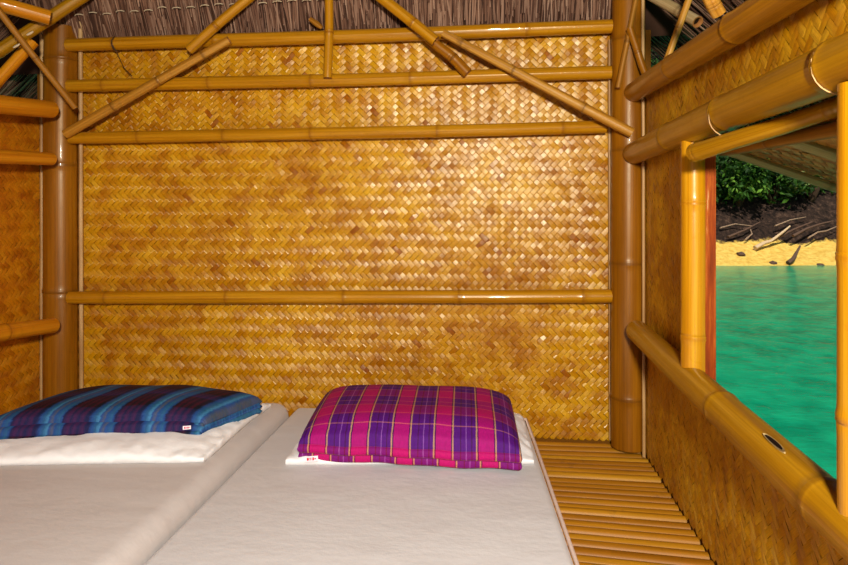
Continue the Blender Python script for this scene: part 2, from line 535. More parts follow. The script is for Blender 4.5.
# ================================================================== POSTS
def post(pxc, Y, r, y0, y1, nodes_px, mat, label, seed):
    pa, pb = atY(pxc, y0, Y), atY(pxc, y1, Y)
    pa.x = pb.x = atY(pxc, 250, Y).x
    pa.z = max(pa.z, .001)
    L = pb.z - pa.z
    nd = [(atY(pxc, y, Y).z - pa.z) / L for y in nodes_px]
    return bamboo('bamboo_post', label, 'post', pa, pb, r, r * .96, sorted(nd), mat, 'corner posts', .003, seed, bulge=.05, nw=.55)
LP = post(62, 2.452, .068, 445, 28, (408, 290, 165, 60), M_post, 'thick brown bamboo corner post behind the blue plaid blanket', 1)
RP = post(628.5, 2.40, .0625, 446, -8, (396, 262, 150, 40), M_post, 'thick brown bamboo corner post between the back wall and the window wall', 2)

# ================================================================== RAILS ACROSS THE BACK WALL
RY = 2.412
def back_rail(ya, yb, xa, xb, r, nodes_px, label, seed):
    pa, pb = atY(xa, ya, RY), atY(xb, yb, RY)
    nd = [(atY(x, ya, RY).x - pa.x) / (pb.x - pa.x) for x in nodes_px]
    return bamboo('bamboo_rail', label, 'rail', pa, pb, r, r, nd, M_rail, 'rails across the back wall', .003, seed, nw=.6)
r1 = back_rail(45, 26.5, 68, 612, .026, (115, 215, 330, 420, 527), 'topmost bamboo rail of the back wall, just under the thatch', 11)
r2 = back_rail(86, 72.5, 69, 611, .025, (105, 210, 312, 411, 520), 'second bamboo rail from the top of the back wall', 12)
r3 = back_rail(138, 127, 71, 606, .024, (140, 225, 312, 438, 563), 'third bamboo rail down the back wall, at the foot of the diagonal braces', 13)
r4 = back_rail(297.5, 296, 70, 615, .0255, (108, 228, 345, 460, 583), 'lowest bamboo rail of the back wall, above the pillows', 14)
c = atY(116, 44, RY)
ring_part('wire_binding', c, (1, 0, 0), .028, .002, M_wire, r1, 2, .003)
cord_part('wire_end', [c + Vector((0, -.029, -.005)), atY(118, 55, 2.40), atY(124, 68, 2.43), atY(132, 76, 2.40)], .0016, M_wire, r1)

# ---- braces and roof timbers in front of the back rails
BY = 2.385
def brace(a, b, Ya, Yb, ra, rb, mat, label, nodes, seed, cat='brace', group='slanted braces above the back wall', name='bamboo_brace', hollow=True):
    return bamboo(name, label, cat, atY(a[0], a[1], Ya), atY(b[0], b[1], Yb), ra, rb, nodes, mat, group, .004, seed, hollow=hollow, nw=.75)
b1 = brace((66, 134), (229, 40), 2.365, 2.36, .019, .016, M_brace, 'long slanted split bamboo brace from the brown left corner post up to the top rail', (.3, .58, .85), 21)
b2 = brace((632, 133), (443, 33), 2.315, 2.36, .019, .015, M_brace, 'long slanted split bamboo brace with its cut end on the right corner post', (.25, .62, .9), 22)
b3 = brace((189, 50), (306, -49.4), 2.358, 2.353, .019, .019, M_rail, 'short bamboo pole rising right to the roof from the left long brace', (.24, .7), 23)
b4 = brace((468, 73), (428, 38), 2.36, 2.36, .021, .018, M_post, 'short dark brown slanted bamboo stub pointing down across the second rail', (.4,), 24)
b5 = brace((436, 41), (334, -40.3), 2.33, 2.346, .021, .021, M_rail, 'short honey bamboo pole rising left to the roof beside the right long brace', (.22, .75), 25)
b6 = brace((328, 78), (328, -62), 2.366, 2.366, .0165, .017, M_rail, 'upright honey bamboo strut hanging in the middle of the top rails', (.33, .8), 26, 'strut', None, 'bamboo_strut')
mb = MB()
tube_into(mb, [atY(310, 19, 2.385), atY(317, 24, 2.385), atY(322, 28, 2.39)], [.009, .012, .008], 8, None, True, 0, 1)
o = mb.obj('wood_peg', [M_stick, M_inner]); tag(o, 'small brown wooden peg on the top rail beside the upright strut', 'peg')

# ================================================================== LEFT WALL RAILS AND CORNER TIMBERS
def left_rail(a, b, r, label, seed, nodes=(.9,)):
    X = -1.655
    pa, pb = atX(a[0], a[1], X), atX(b[0], b[1], X)
    d = (pa - pb).normalized()
    return bamboo('bamboo_rail', label, 'rail', pb, pa + d * 1.1, r, r, nodes, M_orange, 'rails along the left wall', .002, seed, nw=.6)
left_rail((0, 104.5), (51, 109.5), .033, 'thick orange bamboo rail along the left wall, topmost of three there', 31, (.5,))
left_rail((0, 156.5), (51, 159), .025, 'thin orange bamboo rail along the left wall, the middle of three', 32, (.6,))
left_rail((0, 333), (53, 325.5), .029, 'orange bamboo rail along the left wall, lowest of three, beside the blue blanket', 33, (.19, .7))

def corner(name, a, b, Ya, Yb, r, mat, label, cat, nodes, seed, r2=None, group=None, ea=0, eb=0):
    pa, pb = atY(a[0], a[1], Ya), atY(b[0], b[1], Yb)
    d = pb - pa; k = 1 + ea + eb
    nodes = [(q + ea) / k for q in nodes]
    return bamboo(name, label, cat, pa - d * ea, pb + d * eb, r, r2 or r, nodes, mat, group, .002, seed, nw=.6)
G1 = 'roof poles over the left corner'
corner('roof_pole', (-40, -8), (50, 18), 2.05, 2.22, .028, M_orange, 'thick orange bamboo roof pole pointing at the top of the left post', 'roof pole', (.4,), 41, group=G1, ea=1.3)
corner('roof_pole', (-40, 76), (86, -6), 2.20, 2.32, .024, M_big, 'yellow bamboo roof pole rising right behind the left corner post', 'roof pole', (.3, .7), 42, group=G1, ea=.9, eb=.9)
corner('roof_pole', (-30, 113), (33, 42), 2.10, 2.24, .021, M_orange, 'orange bamboo pole rising right beneath the yellow roof pole', 'roof pole', (.4,), 43, group=G1, ea=2.2)
st = corner('thin_stick', (-6, 4), (75, 108), 2.06, 2.285, .0125, M_stick, 'thin brown split stick slanting down to the right across the left corner post', 'stick', (.5,), 44, .011, ea=.5)
for k, (x, y) in enumerate(((30, 33.5), (16.5, 46))):
    c = atY(x, y, 2.13)
    mb = MB(); tube_into(mb, [c + Vector((-.011, .0, -.005)), c, c + Vector((.012, 0, .007))], [.0035, .005, .003], 6, None, True, 0, 0)
    o = mb.obj('cord_tie', [M_cord], st); o.matrix_parent_inverse = Matrix.Translation(-Vector(st.location))

# ---- right corner under the roof
G2 = 'sticks over the right corner post'
corner('thin_stick', (618, 88), (637, -6), 2.325, 2.33, .0095, M_stick, 'thin brown stick leaning on the front of the right corner post', 'stick', (.5,), 51, group=G2, eb=.25)
corner('thin_stick', (646, 76), (630, 28), 2.30, 2.31, .013, M_post, 'short reddish brown stick slanting down from right corner post to the top side rail', 'stick', (.5,), 52, group=G2)
corner('thin_stick', (667, 60), (690, -6), 2.02, 2.0, .0105, M_brace, 'thin tan stick standing on the top side rail before the pale pole', 'stick', (.5,), 53, group=G2, eb=.9)
corner('roof_pole', (698, 22), (648, -6), 2.12, 2.35, .019, M_pale, 'pale weathered pole end under the roof at upper right', 'roof pole', (.35,), 54, eb=.8)
corner('pole_stub', (719, 14), (709, -6), 1.52, 1.50, .0165, M_brace, 'short cut bamboo stub sitting on top side rail at the upper edge', 'pole stub', (.5,), 55, eb=2.5)

# ================================================================== RIGHT WALL RAILS AND THE WINDOW
def side_rail(a, b, X, r0, r1, nodes_px, label, seed, mat=M_big, ext=.75, nw=.5):
    pa, pb = atX(a[0], a[1], X), atX(b[0], b[1], X)
    d = (pb - pa).normalized()
    pe = pb + d * ext
    nd = []
    for x, y in nodes_px:
        nd.append(((atX(x, y, X) - pa).dot(d)) / (pe - pa).length)
    return bamboo('bamboo_rail', label, 'rail', pa, pe, r0, r1, nd, mat, 'rails along the window wall', .003, seed, nw=nw)
sr1 = side_rail((634, 92), (765, 7), .555, .035, .036, ((735, 27), (674, 66)), 'thick brown bamboo rail topmost on the window wall', 61, M_top)
sr2 = side_rail((634, 153), (848, 63), .553, .039, .043, ((672, 139), (729, 117), (841, 66)), 'thick golden bamboo rail running right above the window opening', 62)
sr3 = side_rail((637, 331), (848, 524), .550, .038, .043, ((722, 408), (826, 503)), 'thick golden bamboo rail forming the window sill', 63)
for x, y in ((729, 117), (841, 66)):
    c = atX(x, y, .553); ring_part('cord_binding', c, (sr2.matrix_world @ Vector((0, 1, .02))) - sr2.matrix_world.translation, .0440, .0014, M_trim, sr2, 1, .010)
# weathered slot cut in the sill pole
ax0 = Vector(sr3.location); axd = (atX(848, 524, .55) - atX(637, 331, .55)).normalized()
e1 = (Vector((-1, 0, 0)) - axd * axd.dot(Vector((-1, 0, 0)))).normalized(); e2 = Vector((0, 0, 1)) - axd * axd.z; e2.normalize()
tgt = atX(766, 434, .522); tl_ = (tgt - ax0).dot(axd)
def on_sill(dl, ang, rr): return ax0 + axd * (tl_ + dl) + (e1 * math.cos(ang) + e2 * math.sin(ang)) * rr
rim = MB(); mb = MB()
n = 18
lens = [(.034 * math.cos(2 * PI * k / n), .13 * math.sin(2 * PI * k / n) * (1 if k <= n / 2 else .6)) for k in range(n)]
A0 = 1.2
for m_, sc, rr in ((rim, 1.25, .0418), (mb, 1.0, .0422)):
    q = [on_sill(a * sc, A0 + b_ * sc, rr) for a, b_ in lens]; q2 = [on_sill(a * sc, A0 + b_ * sc, rr - .004) for a, b_ in lens]
    m_.add(q + q2, [tuple(range(n)), tuple(range(2 * n - 1, n - 1, -1))] + [(k, (k + 1) % n, n + (k + 1) % n, n + k) for k in range(n)])
o = rim.obj('slot_rim', [M_pale], sr3); o.matrix_parent_inverse = Matrix.Translation(-Vector(sr3.location))
o = mb.obj('slot', [M_hole], sr3); o.matrix_parent_inverse = Matrix.Translation(-Vector(sr3.location)); o['label'] = 'dark slot cut in the sill pole'

def upright(px, X, Y, r, z0, z1, nodes, label, seed):
    return bamboo('window_post', label, 'window post', (X, Y, z0), (X, Y, z1), r, r, nodes, M_jamb, 'bamboo posts of the window', .001, seed, nw=.45)
far_c = atX(693.5, 250, .560)
wp1 = upright(693, far_c.x, far_c.y, .0315, .442, 1.085, (.2, .75), 'bright yellow bamboo post at the far side of the window, next to red brown board', 71)
wp2 = upright(842, .560, .972, .035, .442, 1.105, (.26, .62), 'yellow bamboo post at the right edge of the picture, near side of the window', 72)
# lighter-weight head rail tied on the inner face
pa, pb = atX(694, 152.5, .508), atX(846, 104, .628)
bamboo('window_head_rail', 'slimmer golden bamboo rail across the window top, its round end over the far post', 'rail', pa, pb, .0215, .0165, (.05, .93), M_big, None, .002, 73)
# red-brown board in the reveal
mb = MB()
yb = far_c.y - .022
mb.box((.575, yb, .40), (.609, yb + .02, 1.10))
o = mb.obj('window_board', [M_board], smooth=False); tag(o, 'red brown weathered board behind the bright yellow window post', 'board')
recentre(o, (.6, yb, .40))
tag(trim('trim_5', Vector((.618, WIN0, SILLZ + .02)), Vector((.618, WIN1, SILLZ + .02)), .012, M_board), kind='structure')

# ---- propped mat shutter outside, hinged along the window head
hinge = Vector((.645, 0, 1.075))
sl = Vector((1, 0, -.36)).normalized()
nrm = Vector((-.36, 0, -1)).normalized()
y0s, y1s, ws = .80, 1.735, .72
sh = empty('window_shutter', (hinge.x, (y0s + y1s) / 2, hinge.z), 'woven mat window shutter propped open outside above the water', 'shutter')
mb = MB()
weave_into(mb, Vector((hinge.x, y0s, hinge.z)), Vector((0, 1, 0)), sl, nrm, y1s - y0s, ws, .0185, True, 15)
q = [Vector((hinge.x, y, hinge.z)) + sl * t - nrm * e for e in (.004, .014) for y, t in ((y0s, 0), (y1s, 0), (y1s, ws), (y0s, ws))]
mb.add(q, [(0, 1, 2, 3), (7, 6, 5, 4), (0, 4, 5, 1), (1, 5, 6, 2), (2, 6, 7, 3), (3, 7, 4, 0)])
o = mb.obj('woven_panel', [M_weave_shutter], sh, smooth=False); o.matrix_parent_inverse = Matrix.Translation(-Vector(sh.location))
def sh_pole(name, a, b, r, mat, nodes):
    o = bamboo(name, None, None, a, b, r, r, nodes, mat, None, .001, 5, parent=sh)
    o.matrix_parent_inverse = Matrix.Translation(-Vector(sh.location))
def shp(y, tt, e=.012): return Vector((hinge.x, y, hinge.z)) + sl * tt + nrm * e
sh_pole('edge_pole', shp(y1s, -.02), shp(y1s, ws + .03), .012, M_pale, (.4,))
sh_pole('edge_pole', shp(y0s, -.02), shp(y0s, ws + .03), .012, M_pale, (.5,))
sh_pole('batten', shp(1.40, .0), shp(1.40, ws), .013, M_pale, (.6,))
sh_pole('hinge_pole', shp(y0s, .0, .018), shp(y1s, .0, .018), .014, M_stick, (.3, .7))
sh_pole('outer_pole', shp(y0s, ws, .018), shp(y1s, ws, .018), .014, M_pale, (.3, .7))

# ================================================================== BEDDING
def prism(name, quad, z0, z1, R, mat, parent=None, seg=5, cuts=0):
    """soft-edged slab on a four-cornered footprint"""
    bm = bmesh.new()
    lo = [bm.verts.new((p[0], p[1], z0)) for p in quad]
    hi = [bm.verts.new((p[0], p[1], z1 if len(p) < 3 else p[2])) for p in quad]
    bm.faces.new(lo[::-1]); bm.faces.new(hi)
    for k in range(4): bm.faces.new((lo[k], lo[(k + 1) % 4], hi[(k + 1) % 4], hi[k]))
    bmesh.ops.recalc_face_normals(bm, faces=bm.faces)
    es = [e for e in bm.edges if any(v in hi for v in e.verts)]
    bmesh.ops.bevel(bm, geom=es, offset=R, segments=seg, affect='EDGES', profile=.5, clamp_overlap=True)
    me = bpy.data.meshes.new(name); bm.to_mesh(me); bm.free()
    return link(name, me, mat, parent)

MT_R, MT_L = .12, .15
def mattress(quad, zt, R, mat, label, hem):
    cx = sum(p[0] for p in quad) / 4; cy = sum(p[1] for p in quad) / 4
    root = empty('mattress', (cx, cy, 0), label, 'mattress', 'mattresses on the floor')
    inv = Matrix.Translation((-cx, -cy, 0))
    qi = [(cx + (p[0] - cx) * .995, cy + (p[1] - cy) * .995) for p in quad]
    a = prism('mattress_pad', qi, .002, .035, .008, M_piping, root); a.matrix_parent_inverse = inv
    b = prism('fitted_sheet', quad, .03, zt, R, mat, root); b.matrix_parent_inverse = inv
    mb = MB()
    pts = []
    for i in range(4):
        p, q = Vector(quad[i][:2]), Vector(quad[(i + 1) % 4][:2])
        for k in range(8): pts.append(Vector(((p + (q - p) * (k / 8)).x, (p + (q - p) * (k / 8)).y, hem)))
    pts.append(pts[0])
    # outward by its own radius
    c3 = Vector((cx, cy, hem))
    pts = [p + Vector(((p.x > cx) * (.010 if cx > -.8 else .001) - (p.x < cx) * .002, 0, 0)) for p in pts]
    tube_into(mb, pts, [.0055] * len(pts), 8, None, False)
    e = mb.obj('piping', [M_piping], root); e.matrix_parent_inverse = inv
    e['label'] = 'pinkish hem piping'
    return root
# corners in order: head-left, head-right, foot-right, foot-left (counter-clockwise from above is reversed below)
mr = [(-.712, 2.405), (-.795, .45), (.262, .45), (.165, 2.405)]
ml = [(-1.645, 2.31), (-1.645, .45), (-.825, .45), (-.725, 2.395)]
mattress(mr, MT_R, .022, M_sheet, 'white sheeted mattress under the magenta plaid blanket, beside the bare floor', .096)
mattress(ml, MT_L, .055, M_sheet_left, 'white sheeted mattress under blue plaid blanket, beside the left wall', .05)

def lerp(a, b, t): return a + (b - a) * t
def bil(quad, u, v):
    """quad: back-left, back-right, front-right, front-left; u 0..1 left to right, v 0..1 back to front"""
    a = Vector(quad[0]).lerp(Vector(quad[1]), u); b = Vector(quad[3]).lerp(Vector(quad[2]), u)
    return a.lerp(b, v)
def dome(u, v, p=3.0, e=.5):
    a = max(0, 1 - abs(2 * u - 1) ** p); b = max(0, 1 - abs(2 * v - 1) ** p)
    return (a * b) ** e
def cushion(name, quad, z0, h, mat, parent, wr, seed, p=3.2, nx=70, ny=50, edge=.012, shape=None):
    mb = MB()
    off = Vector((seed * 3.1, seed * 1.7, 0))
    top, bot = [], []
    for j in range(ny + 1):
        for i in range(nx + 1):
            u = .5 - .5 * math.cos(PI * i / nx); v = .5 - .5 * math.cos(PI * j / ny)
            P = bil(quad, u, v)
            f = shape(u, v) if shape else dome(u, v, p)
            n = mnoise.noise(Vector((P.x * 9, P.y * 9, 0)) + off) + .6 * mnoise.noise(Vector((P.x * 26, P.y * 20, 3)) + off)
            ed = min(u, 1 - u, v, 1 - v)
            k = 1 - min(1, ed * 5)
            pl = abs(mnoise.noise(Vector((P.x * 20 + P.y * 12, P.y * 14 - P.x * 9, 7)) + off))
            z = z0 + edge + h * f + wr * n * (f * .5 + .2) + k * wr * 1.6 * (pl - .1)
            wob = .008 * mnoise.noise(Vector((P.x * 7, P.y * 7, 9)) + off) * k
            top.append(Vector((P.x + wob, P.y + wob, max(z, z0 + .004))))
            bot.append(Vector((P.x + wob, P.y + wob, z0 + .001)))
    W_ = nx + 1
    fs = [(j * W_ + i, (j + 1) * W_ + i, (j + 1) * W_ + i + 1, j * W_ + i + 1) for j in range(ny) for i in range(nx)]
    mb.add(top, fs)
    mb.add(bot, [f[::-1] for f in fs])
    N = len(top)
    per = [i for i in range(W_)] + [j * W_ + nx for j in range(1, ny + 1)] + [ny * W_ + i for i in range(nx - 1, -1, -1)] + [j * W_ for j in range(ny - 1, 0, -1)]
    mb.f += [(per[k], per[(k + 1) % len(per)], N + per[(k + 1) % len(per)], N + per[k]) for k in range(len(per))]
    mb.mi += [0] * len(per)
    return mb.obj(name, [mat], parent)

# ---- white pillows
pl_q = [(-1.60, 2.24), atZ(270, 402, MT_L + .02).xy[:], atZ(202, 463, MT_L).xy[:], atZ(-62, 466.5, MT_L).xy[:]]
pl_q = [(q[0], q[1], 0) for q in pl_q]
pr_q = [atZ(320, 412, MT_R + .02).xy[:], atZ(521, 411, MT_R + .02).xy[:], atZ(534, 464, MT_R).xy[:], atZ(286, 465, MT_R).xy[:]]
pr_q = [(q[0], q[1], 0) for q in pr_q]
o = cushion('pillow', pl_q, MT_L, .040, M_pillow, None, .011, 2)
tag(o, 'white pillow crumpled under the folded blue plaid blanket', 'pillow', 'white pillows'); recentre(o, (-1.2, 2.1, MT_L))
o = cushion('pillow', pr_q, MT_R, .036, M_pillow, None, .007, 5)
tag(o, 'white pillow with its hem showing under the folded magenta plaid blanket', 'pillow', 'white pillows'); recentre(o, (-.3, 2.1, MT_R))

# ---- folded plaid blankets
def stripes(t, x, period, spec, interp='CONSTANT'):
    """colour across one repeat: spec = [(start, colour)]"""
    f = t.math('FRACT', t.math('DIVIDE', x, period))
    return t.ramp(f, spec, interp)
def mat_plaid(name, period, warp, weft, wf, period2, interp='CONSTANT', shift=0.0):
    t = NT(name)
    sx = t.new('ShaderNodeSeparateXYZ'); t.set(sx.inputs[0], t.coord('UV'))
    fuzz = t.noise(t.map(t.coord('UV'), (60, 90, 1)), 1, 3, .7)
    a = stripes(t, t.math('MULTIPLY_ADD', fuzz, .016 if shift else .003, t.math('ADD', sx.outputs[0], shift)), period, warp, interp)
    b = stripes(t, sx.outputs[1], period2, weft, interp)
    c = t.mix(wf, a, b)
    tw = t.new('ShaderNodeTexWave', wave_type='BANDS', bands_direction='DIAGONAL')
    tw.inputs['Scale'].default_value = 110
    t.set(tw.inputs['Vector'], t.coord('UV'))
    fz = t.noise(t.map(t.coord('UV'), (220, 220, 1)), 1, 3)
    c = t.mix(.45, c, t.ramp(fz, [(.3, (.5, .5, .5, 1)), (.7, (1.0, 1.0, 1.0, 1))]), 'MULTIPLY')
    lum = t.noise(t.map(t.coord('UV'), (9, 9, 1)), 1, 3)
    t.bump(t.math('ADD', t.math('MULTIPLY', fz, .15), lum), .35, .012)
    t.b.inputs['Sheen Weight'].default_value = .0
    return t.base(c, .75, .25)
mag, pur, dk, yl, lil, mid = lin((192, 2, 100)), lin((62, 10, 112)), lin((34, 3, 30)), lin((200, 158, 90)), lin((140, 90, 170)), lin((150, 8, 120))
M_plaid = mat_plaid('magenta_plaid', .130,
    [(0, pur), (.13, dk), (.16, pur), (.26, lil), (.285, pur), (.39, dk), (.42, pur), (.50, yl), (.535, dk), (.56, mag), (.92, dk), (.945, yl), (.98, pur)],
    [(0, lin((190, 4, 110))), (.40, lin((236, 120, 80))), (.425, lin((170, 6, 120))), (.46, lin((110, 8, 130))), (.72, lin((226, 130, 120))), (.745, lin((110, 8, 130))), (.97, lin((236, 120, 80)))], .34, .15)
blu, nav, mar, teal = lin((26, 76, 134)), lin((8, 12, 26)), lin((70, 14, 34)), lin((36, 98, 132))
M_blue = mat_plaid('blue_plaid', .152,
    [(0, nav), (.06, blu), (.14, teal), (.20, lin((70, 140, 180))), (.24, blu), (.30, lin((84, 92, 100))), (.34, blu), (.44, teal), (.48, blu), (.52, nav), (.60, mar), (.66, nav), (.72, mar), (.80, nav), (.88, mar), (.94, nav), (1, nav)],
    [(0, lin((22, 44, 96))), (.35, lin((60, 60, 150))), (.42, lin((20, 40, 80))), (.8, mar), (.84, nav)], .22, .17, 'LINEAR', .085)

def surf(quad, zb, h, u, v, seed, p, wr):
    P = bil(quad, u, v)
    off = Vector((seed * 2.3, seed * 4.1, 0))
    n = mnoise.noise(Vector((P.x * 6, P.y * 6, 0)) + off)
    return P, zb + h * dome(u, v, p, .42) + wr * n

def folded_blanket(quad, zb, h, mat, label, seed, layers, thick, p=3.4, wr=.006, cat='blanket', flare=0.0, label_uv=None):
    cx = sum(q[0] for q in quad) / 4; cy = sum(q[1] for q in quad) / 4
    root = empty('blanket', (cx, cy, zb), label, cat, 'folded plaid blankets on the pillows')
    inv = Matrix.Translation((-cx, -cy, -zb))
    mb = MB()
    nx, ny = 80, 44
    rnd = random.Random(seed)
    for L in range(layers):
        base = zb + thick * L * .98
        # each fold ends a little differently at the front
        dv = (0, .012, -.006, .004)[L % 4]
        vs, us = [], []
        top_idx = {}
        M = 8   # points round the rim
        rows = []
        def pt(u, v, e):     # e 0 bottom .. 1 top
            P, z = surf(quad, base, h, u, v, seed, p, wr)
            return P, z
        # top sheet, rim and bottom sheet as one closed loop in v; ends closed in u by pinching
        prof = []
        for j in range(ny + 1):
            prof.append((.5 - .5 * math.cos(PI * j / ny), 1.0))
        for k in range(1, M):
            a = PI * k / M
            prof.append((1.0 + math.sin(a) * .022, .5 + .5 * math.cos(a)))
        for j in range(ny, -1, -1):
            prof.append((.5 - .5 * math.cos(PI * j / ny), 0.0))
        for k in range(1, M):
            a = PI * k / M
            prof.append((-math.sin(a) * .022, .5 - .5 * math.cos(a)))
        np_ = len(prof)
        D = (Vector(quad[3]) - Vector(quad[0])).length; Wd = (Vector(quad[1]) - Vector(quad[0])).length
        for i in range(nx + 1):
            uu = .5 - .5 * math.cos(PI * i / nx)
            pin = min(1, math.sqrt(max(0, 1 - max(0, 1 - min(uu, 1 - uu) / .016) ** 2)))
            for v, e in prof:
                vv = min(max(v, 0), 1)
                P, z = surf(quad, base, h, uu, vv, seed, p, wr)
                if v != vv: P = P + (Vector(quad[3]) - Vector(quad[0])) * (v - vv) + Vector((0, -dv * (1 if v > 1 else 0), 0))
                puff = .004 * mnoise.noise(Vector((P.x * 11, L * 3.0, e)))
                zz = z + thick * (.5 + (e - .5) * pin) + puff * (1 if v > .9 else .3)
                vs.append(Vector((P.x, P.y + (-dv if v >= .97 and v <= 1 else 0), zz)))
                us.append((uu * Wd + .02 + L * .011, v * D + (e * .02 if v > 1 else 0)))
        fs = [(i * np_ + k, i * np_ + (k + 1) % np_, (i + 1) * np_ + (k + 1) % np_, (i + 1) * np_ + k) for i in range(nx) for k in range(np_)]
        fs.append(tuple(range(np_))[::-1]); fs.append(tuple(nx * np_ + k for k in range(np_)))
        mb.add(vs, fs, us)
    o = mb.obj('folded_cloth', [mat], root); o.matrix_parent_inverse = inv
    return root, inv

def corner_label(root, inv, A, B, C, D, mats):
    """small white sewn label with a red mark; A,B top edge, C,D bottom edge"""
    mb = MB()
    n = (B - A).cross(D - A).normalized()
    if n.y > 0: n = -n
    q = [A, B, C, D]
    mb.add(q + [p + n * .0015 for p in q], [(0, 3, 2, 1), (4, 5, 6, 7), (0, 1, 5, 4), (1, 2, 6, 5), (2, 3, 7, 6), (3, 0, 4, 7)])
    e = mb.obj('care_label', [mats[0]], root, smooth=False); e.matrix_parent_inverse = inv
    e['label'] = 'small white sewn label with red marks'
    mk = MB()
    def P(a, b, o=.0022): return A + (B - A) * a + (D - A) * b + n * o
    for a0, a1, b0, b1 in ((.16, .30, .25, .75), (.34, .52, .30, .42), (.34, .52, .58, .7), (.58, .70, .25, .75), (.74, .86, .4, .6)):
        q = [P(a0, b0), P(a1, b0), P(a1, b1), P(a0, b1)]
        q2 = [p - n * .001 for p in q]
        mk.add(q + q2, [(0, 1, 2, 3), (7, 6, 5, 4), (0, 4, 5, 1), (1, 5, 6, 2), (2, 6, 7, 3), (3, 7, 4, 0)])
    m = mk.obj('printed_mark', [mats[1]], e, smooth=False); m.matrix_parent_inverse = Matrix.Identity(4)
M_label = NT('label_white').base(lin((246, 232, 236)), .7, .2)
M_mark = NT('label_red').base(lin((206, 26, 60)), .7, .2)

bq = [tuple(atZ(*p)) for p in ((84, 388, .235), (261, 395, .232), (204, 438, .172), (-24, 444, .172))]
b, inv = folded_blanket(bq, MT_L + .014, .062, M_blue, 'blue, navy and maroon striped blanket folded on the pillow by the left wall', 3, 3, .018, 3.2, .007)
e = Vector((0, -.016, 0))
e = bil(bq, .88, 1.0).y - .028; A = atY(183, 426, e); B = atY(191, 425.4, e + .002); C = atY(191, 429, e + .002); D = atY(183, 429.6, e)
corner_label(b, inv, A, B, C, D, (M_label, M_mark))
rq = [(-.575, 2.335, 0), (.115, 2.335, 0), (.123, 1.880, 0), (-.555, 1.895, 0)]
b, inv = folded_blanket(rq, MT_R + .010, .078, M_plaid, 'magenta and purple plaid blanket folded on the pillow nearest the bare floor', 7, 2, .027, 4.8, .004)
LY = 1.862; A = atY(305, 456.5, LY); B = atY(318, 455.5, LY); C = atY(318, 461, LY); D = atY(305, 462, LY)
corner_label(b, inv, A, B, C, D, (M_label, M_mark))

# ================================================================== OUTSIDE: WATER, BEACH, WOODED BANK
WZ = -.50
t = NT('turquoise_water')
co = t.coord('Object')
w1 = t.noise(t.map(co, (1.2, 1.2, 1), rot=(0, 0, .45)), 3.2, 4, .6)
w2 = t.noise(t.map(co, (1, 2.6, 1), rot=(0, 0, -.45)), 9, 3)
c = t.ramp(w1, [(.35, lin((0, 136, 96))), (.65, lin((16, 166, 118)))])
t.bump(t.math('ADD', w1, t.math('MULTIPLY', w2, .5)), .25, .05)
M_water = t.base(c, .2, .2)
mb = MB()
vs = [(.64, -6, WZ), (40, -6, WZ), (40, 40, WZ), (-20, 40, WZ), (-20, 2.6, WZ), (.64, 2.6, WZ)]
mb.add(vs, [tuple(range(6))])
o = mb.obj('lake_water', [M_water], smooth=False); tag(o, kind='structure')

LAT = RGT; DEP = FWD
def shore(l, d, z): return Vector((0, 0, 0)) + LAT * l + DEP * d + Vector((0, 0, z))
t = NT('shore_ground')
co = t.coord('Object')
at = t.new('ShaderNodeAttribute', attribute_name='node')
n1 = t.noise(co, 2.5, 6, .65); n2 = t.noise(co, 9, 5, .7)
sand = t.ramp(n2, [(.3, lin((226, 168, 62))), (.6, lin((252, 216, 112)))])
shaded_soil = t.ramp(n2, [(.35, lin((22, 15, 12))), (.55, lin((58, 42, 34))), (.75, lin((112, 86, 70)))])  # soil darkened so its colour holds the shade under the trees
k = t.ramp(t.math('ADD', at.outputs['Fac'], t.math('MULTIPLY_ADD', n1, 1.1, -.55)), [(.42, (0, 0, 0, 1)), (.56, (1, 1, 1, 1))])
c = t.mix(k, sand, shaded_soil)
t.bump(n2, .8, .12)
M_shore = t.base(c, .85, .2)
prof = [(12.6, -.75, 0), (13.1, -.50, 0), (13.5, -.38, 0), (14.0, -.20, .1), (14.25, -.10, .45), (14.45, .1, 1), (14.8, .45, 1), (15.2, .8, 1), (16.2, 1.5, 1), (19, 4.2, 1), (24, 9, 1), (30, 13, 1)]
mb = MB()
nl = 90
vs, nd = [], []
for i in range(nl + 1):
    l = -8 + 34 * i / nl
    for (d, z, k) in prof:
        wob = .45 * mnoise.noise(Vector((l * .35, 0, 4))) + .12 * mnoise.noise(Vector((l * 1.3, d * .6, 1)))
        vs.append(shore(l, d + wob, z + .10 * mnoise.noise(Vector((l * 1.6, d * 2, 0))) * (1 if z > -.4 else .3))); nd.append(float(k))
n = len(prof)
mb.add(vs, [(i * n + k, (i + 1) * n + k, (i + 1) * n + k + 1, i * n + k + 1) for i in range(nl) for k in range(n - 1)], None, 0, nd)
o = mb.obj('shore_ground', [M_shore]); tag(o, kind='structure')

